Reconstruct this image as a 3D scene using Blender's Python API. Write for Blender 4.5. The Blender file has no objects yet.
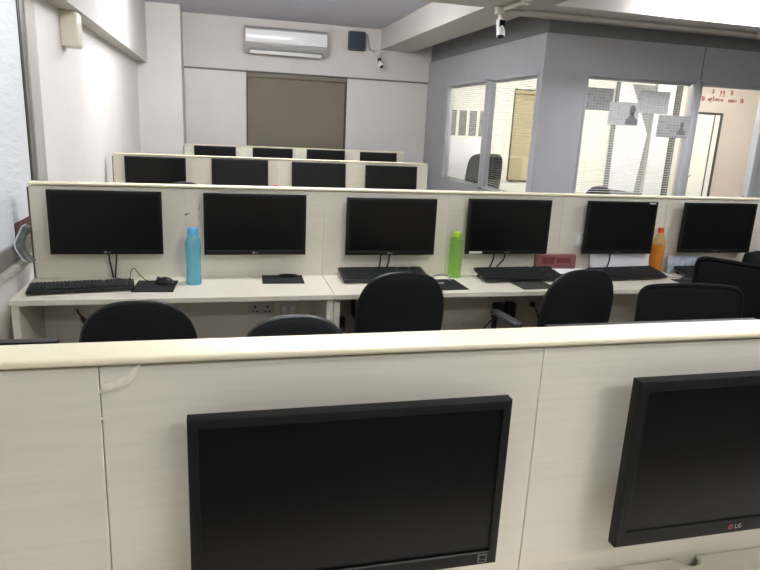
import bpy, bmesh, math, random
from math import pi, sin, cos, radians
from mathutils import Vector, Matrix, Euler

random.seed(7)
SC = bpy.context.scene
COL = SC.collection

# ------------------------------------------------------------------ materials
MATS = {}
def _nodes(name):
    m = bpy.data.materials.new(name); m.use_nodes = True
    nt = m.node_tree
    return m, nt, nt.nodes['Principled BSDF']

def srgb(r, g, b):
    f = lambda c: ((c/255)/12.92) if c/255 <= 0.04045 else (((c/255)+0.055)/1.055)**2.4
    return (f(r), f(g), f(b), 1)

def mat(name, rgb, rough=0.5, metal=0.0, spec=0.5, noise=0.06, scale=(8, 8, 8), bump=0.0, bscale=60, detail=4,
        coat=0.0, coord='Object'):
    """Principled with a faint procedural colour variation and an optional bump."""
    m, nt, p = _nodes(name)
    base = srgb(*rgb)
    p.inputs['Roughness'].default_value = rough
    p.inputs['Metallic'].default_value = metal
    p.inputs['Specular IOR Level'].default_value = spec
    p.inputs['Coat Weight'].default_value = coat
    tc = nt.nodes.new('ShaderNodeTexCoord')
    mp = nt.nodes.new('ShaderNodeMapping'); mp.inputs['Scale'].default_value = scale
    nt.links.new(tc.outputs[coord], mp.inputs['Vector'])
    nz = nt.nodes.new('ShaderNodeTexNoise'); nz.inputs['Scale'].default_value = 1.0; nz.inputs['Detail'].default_value = detail
    nt.links.new(mp.outputs['Vector'], nz.inputs['Vector'])
    rp = nt.nodes.new('ShaderNodeValToRGB')
    lo = tuple(c*(1-noise) for c in base[:3]) + (1,); hi = tuple(min(1, c*(1+noise)) for c in base[:3]) + (1,)
    rp.color_ramp.elements[0].position = 0.3; rp.color_ramp.elements[1].position = 0.7
    rp.color_ramp.elements[0].color = lo; rp.color_ramp.elements[1].color = hi
    nt.links.new(nz.outputs['Fac'], rp.inputs['Fac'])
    nt.links.new(rp.outputs['Color'], p.inputs['Base Color'])
    if bump:
        n2 = nt.nodes.new('ShaderNodeTexNoise'); n2.inputs['Scale'].default_value = bscale; n2.inputs['Detail'].default_value = 3
        nt.links.new(tc.outputs[coord], n2.inputs['Vector'])
        b = nt.nodes.new('ShaderNodeBump'); b.inputs['Strength'].default_value = bump; b.inputs['Distance'].default_value = 0.004
        nt.links.new(n2.outputs['Fac'], b.inputs['Height']); nt.links.new(b.outputs['Normal'], p.inputs['Normal'])
    MATS[name] = m
    return m

def emit(name, rgb, strength):
    m, nt, p = _nodes(name)
    p.inputs['Base Color'].default_value = (*rgb, 1)
    p.inputs['Emission Color'].default_value = (*rgb, 1)
    p.inputs['Emission Strength'].default_value = strength
    return m

def see_through(name, rgb, clear=0.92, rough=0.0, gloss=0.08, body=None):
    """thin clear or tinted sheet: transparent + diffuse/translucent body + a little gloss."""
    m = bpy.data.materials.new(name); m.use_nodes = True
    nt = m.node_tree; nt.nodes.clear()
    out = nt.nodes.new('ShaderNodeOutputMaterial')
    tr = nt.nodes.new('ShaderNodeBsdfTransparent'); tr.inputs[0].default_value = (*rgb, 1)
    df = nt.nodes.new('ShaderNodeBsdfDiffuse'); df.inputs[0].default_value = (*(body or rgb), 1)
    tl = nt.nodes.new('ShaderNodeBsdfTranslucent'); tl.inputs[0].default_value = (*(body or rgb), 1)
    mx0 = nt.nodes.new('ShaderNodeMixShader'); mx0.inputs[0].default_value = 0.5
    nt.links.new(df.outputs[0], mx0.inputs[1]); nt.links.new(tl.outputs[0], mx0.inputs[2])
    mx1 = nt.nodes.new('ShaderNodeMixShader'); mx1.inputs[0].default_value = clear
    nt.links.new(mx0.outputs[0], mx1.inputs[1]); nt.links.new(tr.outputs[0], mx1.inputs[2])
    gl = nt.nodes.new('ShaderNodeBsdfGlossy'); gl.inputs['Roughness'].default_value = rough
    fr = nt.nodes.new('ShaderNodeLayerWeight')
    pw = nt.nodes.new('ShaderNodeMath'); pw.operation = 'POWER'; pw.inputs[1].default_value = 5.0
    nt.links.new(fr.outputs['Facing'], pw.inputs[0])
    mt = nt.nodes.new('ShaderNodeMath'); mt.operation = 'MULTIPLY_ADD'; mt.use_clamp = True
    mt.inputs[1].default_value = 0.9; mt.inputs[2].default_value = gloss
    nt.links.new(pw.outputs[0], mt.inputs[0])
    mx2 = nt.nodes.new('ShaderNodeMixShader'); nt.links.new(mt.outputs[0], mx2.inputs[0])
    nt.links.new(mx1.outputs[0], mx2.inputs[1]); nt.links.new(gl.outputs[0], mx2.inputs[2])
    nt.links.new(mx2.outputs[0], out.inputs['Surface'])
    return m

LAM = mat('cream_laminate', (222, 215, 198), 0.42, noise=0.035, scale=(3, 3, 90), bump=0.05, bscale=120)
CAP = mat('cream_cap', (241, 230, 198), 0.38, noise=0.015, scale=(2, 40, 40))
DESK = mat('cream_worktop', (226, 218, 200), 0.35, noise=0.03, scale=(3, 60, 60))
GAP = mat('seam_core', (168, 156, 130), 0.8)
SCUFF = mat('bare_board', (230, 223, 206), 0.7, noise=0.1, scale=(60, 60, 60))
MARK = mat('dark_mark', (96, 88, 76), 0.8, noise=0.2, scale=(80, 80, 80))
BLK = mat('black_casing', (11, 12, 13), 0.5, spec=0.3, noise=0.08, scale=(30, 30, 30), bump=0.05, bscale=900)
SCREEN = mat('black_screen', (7, 7, 8), 0.3, noise=0.02, spec=0.28)
GLOSSBAR = mat('glossy_bezel_line', (70, 70, 70), 0.2, noise=0.02)
STICK = mat('white_sticker', (215, 215, 210), 0.5)
LOGOW = mat('logo_grey', (150, 150, 152), 0.4)
LOGOR = mat('logo_red', (120, 40, 52), 0.4)
ENERGY = mat('grey_sticker', (96, 98, 100), 0.4)
KEYM = mat('black_keys', (30, 31, 32), 0.5, noise=0.1, scale=(60, 60, 60))
KEYB = mat('keyboard_black', (18, 18, 19), 0.4)
PAD = mat('mouse_pad_cloth', (24, 24, 26), 0.9, noise=0.15, scale=(300, 300, 300), bump=0.2, bscale=900)
PADY = mat('grey_pad_cloth', (52, 52, 46), 0.9, noise=0.15, scale=(300, 300, 300))
CABLE = mat('black_cable', (18, 18, 18), 0.5)
CABLEG = mat('grey_cable', (150, 150, 152), 0.45)
FAB = mat('black_chair_fabric', (17, 18, 19), 0.85, noise=0.25, scale=(160, 160, 160), bump=0.35, bscale=700, spec=0.3)
RIM = mat('black_chair_piping', (22, 23, 25), 0.4, noise=0.1, spec=0.6)
PLAST = mat('black_chair_plastic', (24, 24, 26), 0.38, noise=0.1)
ARMG = mat('dark_grey_armrest', (70, 71, 73), 0.5, noise=0.08)
MESHF = mat('black_chair_mesh', (9, 9, 10), 0.8, noise=0.4, scale=(500, 500, 500), bump=0.4, bscale=900, spec=0.25)
CHROME = mat('steel', (150, 150, 152), 0.25, metal=1.0)
WALLW = mat('white_wall_paint', (234, 228, 223), 0.75, noise=0.02, scale=(3, 3, 3), bump=0.06, bscale=90)
WALLB = mat('dimmed_white_paint', (214, 208, 203), 0.75, noise=0.02, scale=(3, 3, 3), bump=0.05, bscale=90)  # white wall paint, greyed to carry the weaker light at the back
BOARD = mat('white_wall_board', (212, 208, 204), 0.6, noise=0.02)
CEILM = mat('ceiling_paint', (206, 206, 214), 0.85, noise=0.02, scale=(2, 2, 2))
BEAMM = mat('beam_paint', (205, 200, 192), 0.8, noise=0.02, scale=(2, 2, 2))
CABG = mat('grey_partition_board', (176, 176, 179), 0.55, noise=0.02, scale=(4, 4, 4))
CABD = mat('cabin_dark_grey', (126, 127, 129), 0.7, noise=0.03)
ALU = mat('grey_aluminium', (182, 183, 186), 0.4, metal=0.1, noise=0.03, scale=(3, 3, 60))
ALUD = mat('dark_frame_paint', (70, 71, 74), 0.5)  # plain dark grey for the doorway leaf edge
FLOORM = mat('floor_tile', (86, 83, 80), 0.3, noise=0.08, scale=(5, 5, 5))
CREAMW = mat('cream_cabin_paint', (236, 232, 218), 0.75, noise=0.02)
PINKW = mat('beige_cabin_paint', (200, 186, 173), 0.75, noise=0.03)
WHITE = mat('white_plastic', (232, 231, 228), 0.3, noise=0.01)
GREYP = mat('grey_plastic', (150, 150, 150), 0.4, noise=0.02)
ACBODY = mat('aircon_plastic', (170, 168, 166), 0.4, noise=0.02)
ACF = mat('aircon_front', (244, 243, 242), 0.22, noise=0.01)
DKBLUE = mat('dark_speaker_plastic', (62, 70, 80), 0.6, noise=0.06, bump=0.1, bscale=500)
BLIND = mat('brown_blind_fabric', (120, 111, 97), 0.85, noise=0.05, scale=(120, 120, 20), bump=0.1, bscale=400)
BLINDC = mat('tan_blind_fabric', (176, 162, 126), 0.85, noise=0.05, scale=(120, 120, 20))
BLINDH = mat('blind_dark_trim', (62, 58, 52), 0.6)
SLAT = mat('white_slat', (190, 190, 186), 0.5, noise=0.02)
PIPE = mat('cream_pipe', (196, 190, 176), 0.5, noise=0.03)
CREAMBOX = mat('cream_box_plastic', (226, 219, 198), 0.45, noise=0.02)
WDARK = mat('dark_window_channel', (44, 44, 42), 0.45)
WRAIL = mat('grey_window_rail', (128, 124, 117), 0.4, metal=0.2)
SILL = mat('sill_stone', (190, 184, 172), 0.5, noise=0.1, scale=(12, 12, 12))
SOCK = mat('socket_plate', (206, 204, 200), 0.35)
DARKSLOT = mat('dark_slot', (20, 20, 20), 0.7)
PAPER = mat('white_paper', (232, 232, 232), 0.8, noise=0.02)
LEAFLET = mat('leaflet_print', (176, 184, 196), 0.6, noise=0.35, scale=(30, 30, 30))
PINKBOX = mat('dusky_pink_card', (146, 92, 90), 0.7, noise=0.06, scale=(30, 30, 30))
REDPRINT = mat('dark_red_print', (122, 52, 54), 0.6)
REDBOOK = mat('dark_red_cover', (84, 28, 30), 0.6)
GREYSHEET = mat('grey_notice_print', (128, 128, 124), 0.8, noise=0.1, scale=(40, 40, 40))
MAGA = mat('magazine_print', (112, 116, 116), 0.5, noise=0.45, scale=(26, 26, 26), detail=6)
PHOTO = mat('photo_sheet_print', (104, 64, 60), 0.45, noise=0.75, scale=(38, 38, 38), detail=6)
MARKER = mat('red_marker', (176, 30, 38), 0.6)
REDCAP = mat('red_orange_cap', (226, 78, 34), 0.4)
LIMECAP = mat('lime_cap', (142, 180, 32), 0.4)
BLUECAP = mat('blue_cap', (86, 172, 214), 0.35)
PINKCAP = mat('pink_cap', (232, 50, 104), 0.4)
LENSM = mat('black_lens', (8, 8, 9), 0.1)

GLASS = see_through('window_glass', (0.97, 0.98, 0.98), 0.985, 0.0, 0.04, (0.8, 0.8, 0.8))
BLUEP = see_through('blue_bottle_plastic', (0.50, 0.84, 0.95), 0.6, 0.12, 0.06, (0.36, 0.76, 0.92))
GREENP = see_through('green_bottle_plastic', (0.72, 0.93, 0.50), 0.78, 0.12, 0.06, (0.42, 0.76, 0.20))
ORANGE = see_through('orange_drink', (1.0, 0.64, 0.08), 0.25, 0.2, 0.04, (1.0, 0.54, 0.02))
CLEARP = see_through('amber_bottle_plastic', (0.97, 0.90, 0.72), 0.86, 0.1, 0.06, (0.85, 0.6, 0.25))

def ripple_pane():
    """white rippled glass sheet: horizontal ripples as a bump."""
    m, nt, p = _nodes('rippled_pane')
    p.inputs['Roughness'].default_value = 0.5
    p.inputs['Base Color'].default_value = srgb(230, 231, 233)
    tc = nt.nodes.new('ShaderNodeTexCoord'); mp = nt.nodes.new('ShaderNodeMapping')
    mp.inputs['Scale'].default_value = (1, 5, 22)
    nt.links.new(tc.outputs['Object'], mp.inputs['Vector'])
    nz = nt.nodes.new('ShaderNodeTexNoise'); nz.inputs['Scale'].default_value = 1.6; nz.inputs['Detail'].default_value = 5
    nt.links.new(mp.outputs['Vector'], nz.inputs['Vector'])
    b = nt.nodes.new('ShaderNodeBump'); b.inputs['Strength'].default_value = 0.5; b.inputs['Distance'].default_value = 0.012
    nt.links.new(nz.outputs['Fac'], b.inputs['Height']); nt.links.new(b.outputs['Normal'], p.inputs['Normal'])
    return m
RIPPLE = ripple_pane()

def grid_print(name, ink, sx=60, sz=60):
    m, nt, p = _nodes(name)
    tc = nt.nodes.new('ShaderNodeTexCoord'); mp = nt.nodes.new('ShaderNodeMapping')
    mp.inputs['Rotation'].default_value = (pi/2, 0, 0)
    nt.links.new(tc.outputs['Object'], mp.inputs['Vector'])
    br = nt.nodes.new('ShaderNodeTexBrick'); br.offset = 0
    br.inputs['Scale'].default_value = 1.0
    br.inputs['Brick Width'].default_value = 1/sx; br.inputs['Row Height'].default_value = 1/sz
    br.inputs['Mortar Size'].default_value = 0.003
    br.inputs['Color1'].default_value = srgb(*ink); br.inputs['Color2'].default_value = srgb(*[c+22 for c in ink])
    br.inputs['Mortar'].default_value = srgb(*[c+36 for c in ink])
    nt.links.new(mp.outputs['Vector'], br.inputs['Vector'])
    nt.links.new(br.outputs['Color'], p.inputs['Base Color']); p.inputs['Roughness'].default_value = 0.8
    return m
PRINTD = grid_print('backlit_dark_grid', (146, 146, 144), 28, 34)  # grids are print; paper tone greyed as if lit from behind
PRINTL = grid_print('backlit_pale_grid', (172, 172, 170), 24, 60)

# ------------------------------------------------------------------ mesh building
class MB:
    def __init__(s): s.bm = bmesh.new()
    def _add(s, tmp, M=None):
        if M is not None: bmesh.ops.transform(tmp, matrix=M, verts=tmp.verts)
        me = bpy.data.meshes.new('tmp'); tmp.to_mesh(me); tmp.free()
        s.bm.from_mesh(me); bpy.data.meshes.remove(me); return s
    def box(s, c, d, bev=0.0, seg=2, rot=None):
        t = bmesh.new(); bmesh.ops.create_cube(t, size=1)
        bmesh.ops.scale(t, vec=d, verts=t.verts)
        if bev: bmesh.ops.bevel(t, geom=list(t.edges), offset=min(bev, min(d)*0.49), segments=seg, profile=0.5, affect='EDGES')
        M = Matrix.Translation(c)
        if rot: M = M @ Euler(rot).to_matrix().to_4x4()
        return s._add(t, M)
    def span(s, x0, x1, y0, y1, z0, z1, bev=0.0, seg=2):
        return s.box(((x0+x1)/2, (y0+y1)/2, (z0+z1)/2), (abs(x1-x0), abs(y1-y0), abs(z1-z0)), bev, seg)
    def tube(s, pts, r, n=8, closed=False, smooth=0):
        pts = [Vector(p) for p in pts]
        if smooth:
            out = []
            N = len(pts)
            rng = range(N if closed else N-1)
            for i in rng:
                p0 = pts[(i-1) % N] if closed or i > 0 else pts[i]
                p1 = pts[i]; p2 = pts[(i+1) % N]
                p3 = pts[(i+2) % N] if closed or i+2 < N else p2
                for k in range(smooth):
                    t = k/smooth
                    out.append(0.5*((2*p1)+(-p0+p2)*t+(2*p0-5*p1+4*p2-p3)*t*t+(-p0+3*p1-3*p2+p3)*t**3))
            if not closed: out.append(pts[-1])
            pts = out
        rr = r if isinstance(r, (list, tuple)) else [r]*len(pts)
        t = bmesh.new(); rings = []
        N = len(pts)
        up = None
        for i, p in enumerate(pts):
            a = pts[(i-1) % N] if (closed or i > 0) else p
            b = pts[(i+1) % N] if (closed or i < N-1) else p
            d = (b-a).normalized()
            if up is None: up = Vector((0, 0, 1)) if abs(d.z) < 0.9 else Vector((1, 0, 0))
            u = d.cross(up)
            if u.length < 1e-5: u = d.orthogonal()
            u.normalize(); v = u.cross(d).normalized(); up = v
            rings.append([t.verts.new(p+(u*cos(2*pi*k/n)+v*sin(2*pi*k/n))*rr[i if i < len(rr) else -1]) for k in range(n)])
        for i in range(N if closed else N-1):
            A, B = rings[i], rings[(i+1) % N]
            for k in range(n): t.faces.new((A[k], A[(k+1) % n], B[(k+1) % n], B[k]))
        if not closed:
            t.faces.new(rings[0][::-1]); t.faces.new(rings[-1])
        bmesh.ops.recalc_face_normals(t, faces=t.faces)
        return s._add(t)
    def ring(s, w, h, bez, chin, yf, yb, c=0.003):
        """screen surround: rectangle standing in xz with a rectangular opening and softened front edges."""
        t = bmesh.new()
        def loop(ins, y, inner=False):
            if inner: x0, x1, z0, z1 = -w/2+bez+ins, w/2-bez-ins, chin+ins, h-bez-ins
            else: x0, x1, z0, z1 = -w/2+ins, w/2-ins, ins, h-ins
            return [t.verts.new(p) for p in ((x0, y, z0), (x1, y, z0), (x1, y, z1), (x0, y, z1))]
        L = [loop(0, yb), loop(0, yf+c), loop(c*0.3, yf+c*0.3), loop(c, yf), loop(-0.0012, yf, True), loop(0, yf+0.0012, True), loop(0, yb, True)]
        L.append(L[0])
        for A, B in zip(L, L[1:]):
            for k in range(4): t.faces.new((A[k], A[(k+1) % 4], B[(k+1) % 4], B[k]))
        bmesh.ops.recalc_face_normals(t, faces=t.faces)
        return s._add(t)
    def lathe(s, prof, c=(0, 0, 0), n=24, M=None):
        """profile of (radius, z) pairs turned about z."""
        t = bmesh.new(); rings = []
        for r, z in prof:
            if r < 1e-6: rings.append([t.verts.new((0, 0, z))])
            else: rings.append([t.verts.new((r*cos(2*pi*k/n), r*sin(2*pi*k/n), z)) for k in range(n)])
        for A, B in zip(rings, rings[1:]):
            if len(A) == 1 and len(B) == 1: continue
            for k in range(n):
                k2 = (k+1) % n
                if len(A) == 1: t.faces.new((A[0], B[k2], B[k]))
                elif len(B) == 1: t.faces.new((A[k], A[k2], B[0]))
                else: t.faces.new((A[k], A[k2], B[k2], B[k]))
        bmesh.ops.recalc_face_normals(t, faces=t.faces)
        MM = Matrix.Translation(c)
        if M is not None: MM = MM @ M
        return s._add(t, MM)
    def prism(s, pts, depth, M=None, bev=0.0):
        """2D outline in xy, raised by depth along z, then placed by M."""
        t = bmesh.new()
        lo = [t.verts.new((x, y, 0)) for x, y in pts]; hi = [t.verts.new((x, y, depth)) for x, y in pts]
        n = len(pts)
        t.faces.new(lo[::-1]); t.faces.new(hi)
        for i in range(n): t.faces.new((lo[i], lo[(i+1) % n], hi[(i+1) % n], hi[i]))
        bmesh.ops.recalc_face_normals(t, faces=t.faces)
        if bev: bmesh.ops.bevel(t, geom=list(t.edges), offset=bev, segments=1, affect='EDGES')
        return s._add(t, M)
    def pillow(s, outline, thick, bend=lambda x, z: 0.0, rings=8, front=1.0, back=1.0, power=3):
        """cushion standing in xz: outline points (x, z), soft domed faces towards -y and +y."""
        t = bmesh.new(); n = len(outline)
        cx = sum(p[0] for p in outline)/n; cz = sum(p[1] for p in outline)/n
        def layer(sign, amt):
            R = []
            for j in range(rings+1):
                q = sin(pi/2*j/rings) if j else 0.0
                h = (1-q**power)**(1/2.2)*thick/2*amt if q < 1 else 0
                if j == 0: R.append([t.verts.new((cx, bend(cx, cz)+sign*h, cz))])
                else:
                    R.append([t.verts.new((cx+(x-cx)*q, bend(cx+(x-cx)*q, cz+(z-cz)*q)+sign*h, cz+(z-cz)*q)) for x, z in outline])
            return R
        F = layer(-1, front); B = layer(1, back)
        for v in B[-1]: pass
        B[-1] = F[-1]
        for R in (F, B):
            for k in range(n):
                t.faces.new((R[0][0], R[1][k], R[1][(k+1) % n]))
            for A, C in zip(R[1:], R[2:]):
                for k in range(n):
                    t.faces.new((A[k], C[k], C[(k+1) % n], A[(k+1) % n]))
        bmesh.ops.delete(t, geom=[v for v in t.verts if not v.link_faces], context='VERTS')
        bmesh.ops.recalc_face_normals(t, faces=t.faces)
        return s._add(t)
    def build(s, name, m, parent=None, smooth=True, loc=None, angle=40):
        me = bpy.data.meshes.new(name); s.bm.to_mesh(me); s.bm.free()
        me.materials.append(m)
        if smooth:
            for p in me.polygons: p.use_smooth = True
            try: me.set_sharp_from_angle(angle=radians(angle))
            except Exception: pass
        o = bpy.data.objects.new(name, me); COL.objects.link(o)
        if parent: o.parent = parent
        if loc is not None: o.location = loc
        return o

def text_mesh(name, body, size, m, parent, loc, rot=(pi/2, 0, 0), depth=0.0004, space=1.0):
    cu = bpy.data.curves.new('txt', 'FONT'); cu.body = body; cu.size = size; cu.extrude = depth
    cu.align_x = 'CENTER'; cu.align_y = 'CENTER'; cu.space_character = space
    tmp = bpy.data.objects.new('txt', cu)
    me = bpy.data.meshes.new_from_object(tmp); me.name = name
    me.materials.clear(); me.materials.append(m)
    bpy.data.objects.remove(tmp); bpy.data.curves.remove(cu)
    o = bpy.data.objects.new(name, me); COL.objects.link(o); o.parent = parent
    o.location = loc; o.rotation_euler = rot
    return o

def tag(o, label, cat, group=None):
    o['label'] = label; o['category'] = cat
    if group: o['group'] = group
    return o
def thing(name, label, cat, loc=(0, 0, 0), rz=0, group=None):
    o = bpy.data.objects.new(name, None); COL.objects.link(o)
    o.empty_display_size = 0.1
    o.location = loc; o.rotation_euler = (0, 0, rz)
    return tag(o, label, cat, group)
def struct(name, mb, m, parent=None, smooth=False):
    o = mb.build(name, m, parent, smooth)
    if not parent: o['kind'] = 'structure'
    return o
def structroot(name):
    o = bpy.data.objects.new(name, None); COL.objects.link(o); o['kind'] = 'structure'; return o
def dup(root, loc, rz, label, group=None, skip=()):
    kids = {}
    for o in SC.objects:
        if o.parent: kids.setdefault(o.parent, []).append(o)
    r = root.copy(); COL.objects.link(r); r.location = loc; r.rotation_euler = (0, 0, rz); r['label'] = label
    if group: r['group'] = group
    for ch in kids.get(root, []):
        if ch.name.split('.')[0] in skip: continue
        c = ch.copy(); COL.objects.link(c); c.parent = r
        for g in kids.get(ch, []):
            d = g.copy(); COL.objects.link(d); d.parent = c
    return r

# ------------------------------------------------------------------ layout numbers (metres)
EYE = 1.606
BAY = 0.747
X0 = -0.929                       # window end of the rows
TOP = 1.245                       # top of the dividers
DZ = 0.75                         # worktop height
WALLX = -1.0
FACE = {1: 0.966, 2: 3.50, 3: 6.19, 4: 8.775}    # near face of each divider
BACKY = 9.6
CEIL = 2.96

# ------------------------------------------------------------------ room shell
mb = MB().span(-1.3, 10.7, -3.2, 9.8, -0.1, 0.0)
struct('floor', mb, FLOORM)
struct('ceiling', MB().span(-1.3, 10.7, -3.2, 9.8, CEIL, CEIL+0.1), CEILM)
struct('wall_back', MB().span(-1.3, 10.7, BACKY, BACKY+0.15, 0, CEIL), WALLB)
struct('wall_front', MB().span(-1.3, 10.7, -3.2, -3.05, 0, CEIL), WALLW)
struct('wall_right', MB().span(10.5, 10.65, -3.05, BACKY, 0, CEIL), WALLW)
# window wall: solid beyond the window, window opening from y=-2.4 to 4.0
mb = MB().span(WALLX-0.2, WALLX, 4.19, BACKY, 0, CEIL)
mb.span(WALLX-0.2, WALLX, -3.05, 4.19, 0, 0.845).span(WALLX-0.2, WALLX, -3.05, 4.19, 2.6, CEIL).span(WALLX-0.2, WALLX, -3.05, -2.4, 0.845, 2.6)
struct('wall_left', mb, WALLW)
w = structroot('window_1')
mb = MB().span(WALLX-0.03, WALLX-0.0147, -2.36, 3.90, 0.93, 2.56); mb.build('pane', RIPPLE, w, False)
MB().span(WALLX-0.10, WALLX+0.004, -2.4, 3.92, 0.845, 0.935, 0.004).build('bottom_rail', WRAIL, w)
MB().span(WALLX-0.10, WALLX+0.002, -2.4, 3.92, 2.53, 2.6, 0.004).build('top_rail', WRAIL, w)
MB().span(WALLX-0.10, WALLX-0.010, 3.895, 3.918, 0.845, 2.6, 0.003).span(WALLX-0.10, WALLX-0.010, 3.975, 4.0, 0.845, 2.6, 0.003).build('dark_channel', WDARK, w)
MB().span(WALLX-0.09, WALLX-0.006, 3.918, 3.975, 0.845, 2.6).build('sash_stile', WRAIL, w)
MB().span(WALLX-0.10, WALLX+0.001, 4.0, 4.19, 0.845, 2.6, 0.004).build('window_jamb', mat('jamb_paint', (186, 181, 172), 0.6), w)
struct('trim_1', MB().span(WALLX-0.02, WALLX+0.03, -2.4, 4.19, 0.815, 0.845, 0.004), SILL)

# soffit along the window wall and the corner column
struct('soffit_beam', MB().span(WALLX, -0.875, -3.05, 9.0, 2.235, CEIL), BEAMM)
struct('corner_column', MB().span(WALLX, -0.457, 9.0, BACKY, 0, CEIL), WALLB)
# boards on the back wall under the groove line
struct('trim_2', MB().span(-0.457, 3.11, BACKY-0.012, BACKY, 2.235, 2.262), mat('groove_dark', (110, 106, 102), 0.8))
struct('wall_board', MB().span(-0.45, 0.385, BACKY-0.03, BACKY, 0, 2.236, 0.003), BOARD)
struct('wall_board', MB().span(1.85, 3.10, BACKY-0.03, BACKY, 0, 2.236, 0.003), BOARD)

# ceiling beams: one running away from us, one across
struct('ceiling_beam', MB().span(2.34, 2.82, -3.05, BACKY, 2.674, CEIL), BEAMM)
mb = MB().span(-0.875, 2.34, 5.30, 5.72, 2.674, CEIL).span(2.82, 10.5, 5.33, 5.975, 2.674, CEIL)
struct('cross_beam', mb, BEAMM)

# glazed cabin -------------------------------------------------------
CX, CY, CT = 3.105, 5.95, 2.55
mb = MB()
mb.span(CX, CX+0.08, 8.72, BACKY, 0, CT).span(CX, CX+0.08, CY, 6.03, 0, CT)
mb.span(CX, CX+0.08, 6.03, 8.72, 0, 0.89).span(CX, CX+0.08, 6.03, 8.72, 2.195, CT)
struct('wall_cabin_side', mb, CABG)
struct('wall_cabin_head', MB().span(CX+0.03, CX+0.08, CY+0.08, BACKY, CT, CEIL).span(CX+0.03, 10.5, CY+0.03, CY+0.08, CT, CEIL), CABD)  # band above the cabin walls, darker grey than the boards below
mb = MB()
mb.span(CX+0.08, 3.59, CY, CY+0.08, 0, CT)
mb.span(3.59, 4.885, CY, CY+0.08, 0, 0.85).span(3.59, 4.93, CY, CY+0.08, 2.21, CT)
mb.span(4.936, 10.5, CY, CY+0.08, 2.21, CT).span(5.87, 10.5, CY, CY+0.08, 0, 2.21)
struct('wall_cabin_front', mb, CABG)
# side window, two lights
w = structroot('window_2')
fr = MB()
for y0, y1 in ((8.66, 8.72), (7.23, 7.345), (6.03, 6.06)): fr.span(CX-0.004, CX+0.084, y0, y1, 0.89, 2.195, 0.003)
fr.span(CX-0.004, CX+0.084, 6.03, 8.72, 0.89, 0.92, 0.003).span(CX-0.004, CX+0.084, 6.03, 8.72, 2.165, 2.195, 0.003)
fr.build('window_frame', ALU, w)
MB().span(CX+0.02, CX+0.026, 6.05, 7.24, 0.91, 2.18).build('pane', GLASS, w, False)
MB().span(CX+0.02, CX+0.026, 7.34, 8.68, 0.91, 2.18).build('pane', GLASS, w, False)
# front window
w = structroot('window_3')
fr = MB().span(3.59, 3.62, CY-0.004, CY+0.084, 0.85, 2.21, 0.003).span(4.885, 4.95, CY-0.006, CY+0.086, 0, 2.21, 0.003)
fr.span(3.62, 4.885, CY-0.004, CY+0.084, 0.85, 0.88, 0.003).span(3.62, 4.885, CY-0.004, CY+0.084, 2.185, 2.21, 0.003)
fr.build('window_frame', ALU, w)
MB().span(3.61, 4.89, CY+0.02, CY+0.026, 0.87, 2.195).build('pane', GLASS, w, False)
# glass door
d = structroot('door_1')
fr = MB().span(4.952, 4.985, CY+0.01, CY+0.07, 0, 2.2, 0.003).span(5.80, 5.868, CY-0.006, CY+0.086, 0, 2.21, 0.003)
fr.span(4.95, 5.80, CY+0.01, CY+0.07, 2.165, 2.21, 0.003).span(4.985, 5.80, CY+0.01, CY+0.07, 0, 0.12, 0.003)
fr.build('door_frame', ALU, d)
MB().span(4.98, 5.80, CY+0.03, CY+0.038, 0.1, 2.17).build('pane', GLASS, d, False)
MB().tube([(5.72, CY+0.02, 0.85), (5.72, CY-0.03, 0.88), (5.72, CY-0.03, 1.02)], 0.009).build('door_handle', CHROME, d)
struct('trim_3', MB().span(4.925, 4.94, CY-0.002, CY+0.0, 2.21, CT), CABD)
# cabin finishes beyond the glass
struct('wall_cabin_back', MB().span(CX+0.08, 7.72, BACKY-0.02, BACKY, 0, CEIL), CREAMW)
struct('wall_cabin_far', MB().span(7.72, 10.5, BACKY-0.02, BACKY, 0, CEIL), PINKW)

# red handwriting on the glass door (strokes as they appear, not legible in the photo)
hw = thing('handwriting', 'two lines of red marker handwriting on the glass cabin door', 'handwriting', (5.0, CY+0.026, 2.0))
def stroke(pts, mbx): mbx.tube([(x, 0, z) for x, z in pts], 0.0032, 5)
GL = {'A': [[(0, 0), (.35, 1), (.7, 0)], [(.15, .4), (.55, .4)]], 'D': [[(0, 0), (0, 1), (.5, .8), (.5, .2), (0, 0)]],
      'u': [[(0, .7), (0, .1), (.4, .1), (.5, .7)]], 'm': [[(0, 0), (0, .6), (.3, .5), (.3, 0), (.3, .5), (.6, .6), (.6, 0)]],
      'y': [[(0, .7), (.25, .2)], [(.5, .8), (0, -.5)]], 'g': [[(.5, .6), (.1, .7), (.1, .2), (.5, .3), (.5, .8), (.45, -.4), (0, -.4)]],
      't': [[(.2, 1.2), (.2, 0)], [(0, .75), (.5, .75)]], 'o': [[(.1, .1), (.1, .6), (.5, .6), (.5, .1), (.1, .1)]],
      'e': [[(.1, .35), (.5, .4), (.3, .7), (.1, .35), (.2, 0), (.5, .05)]], 'n': [[(0, 0), (0, .6), (.4, .6), (.45, 0)]],
      'i': [[(.1, 0), (.1, .6)]], 's': [[(.5, .6), (.1, .6), (.4, .3), (.0, .05)]], 'U': [[(0, 1), (.05, 0), (.5, 0), (.5, 1)]],
      '2': [[(0, .8), (.4, .9), (.4, .5), (0, 0), (.5, 0)]], 'B': [[(0, 0), (0, 1), (.5, .8), (.1, .5), (.5, .2), (0, 0)]],
      'f': [[(.5, 1.2), (.2, 1), (.2, -.2)], [(0, .5), (.4, .5)]]}
def write(body, x, z, h, parent, name):
    mbx = MB()
    for ch in body:
        if ch == ' ': x += h*0.7; continue
        for st in GL[ch]: stroke([(x+px*h*0.72, z+pz*h) for px, pz in st], mbx)
        x += h*0.62
    mbx.build(name, MARKER, parent)
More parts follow.
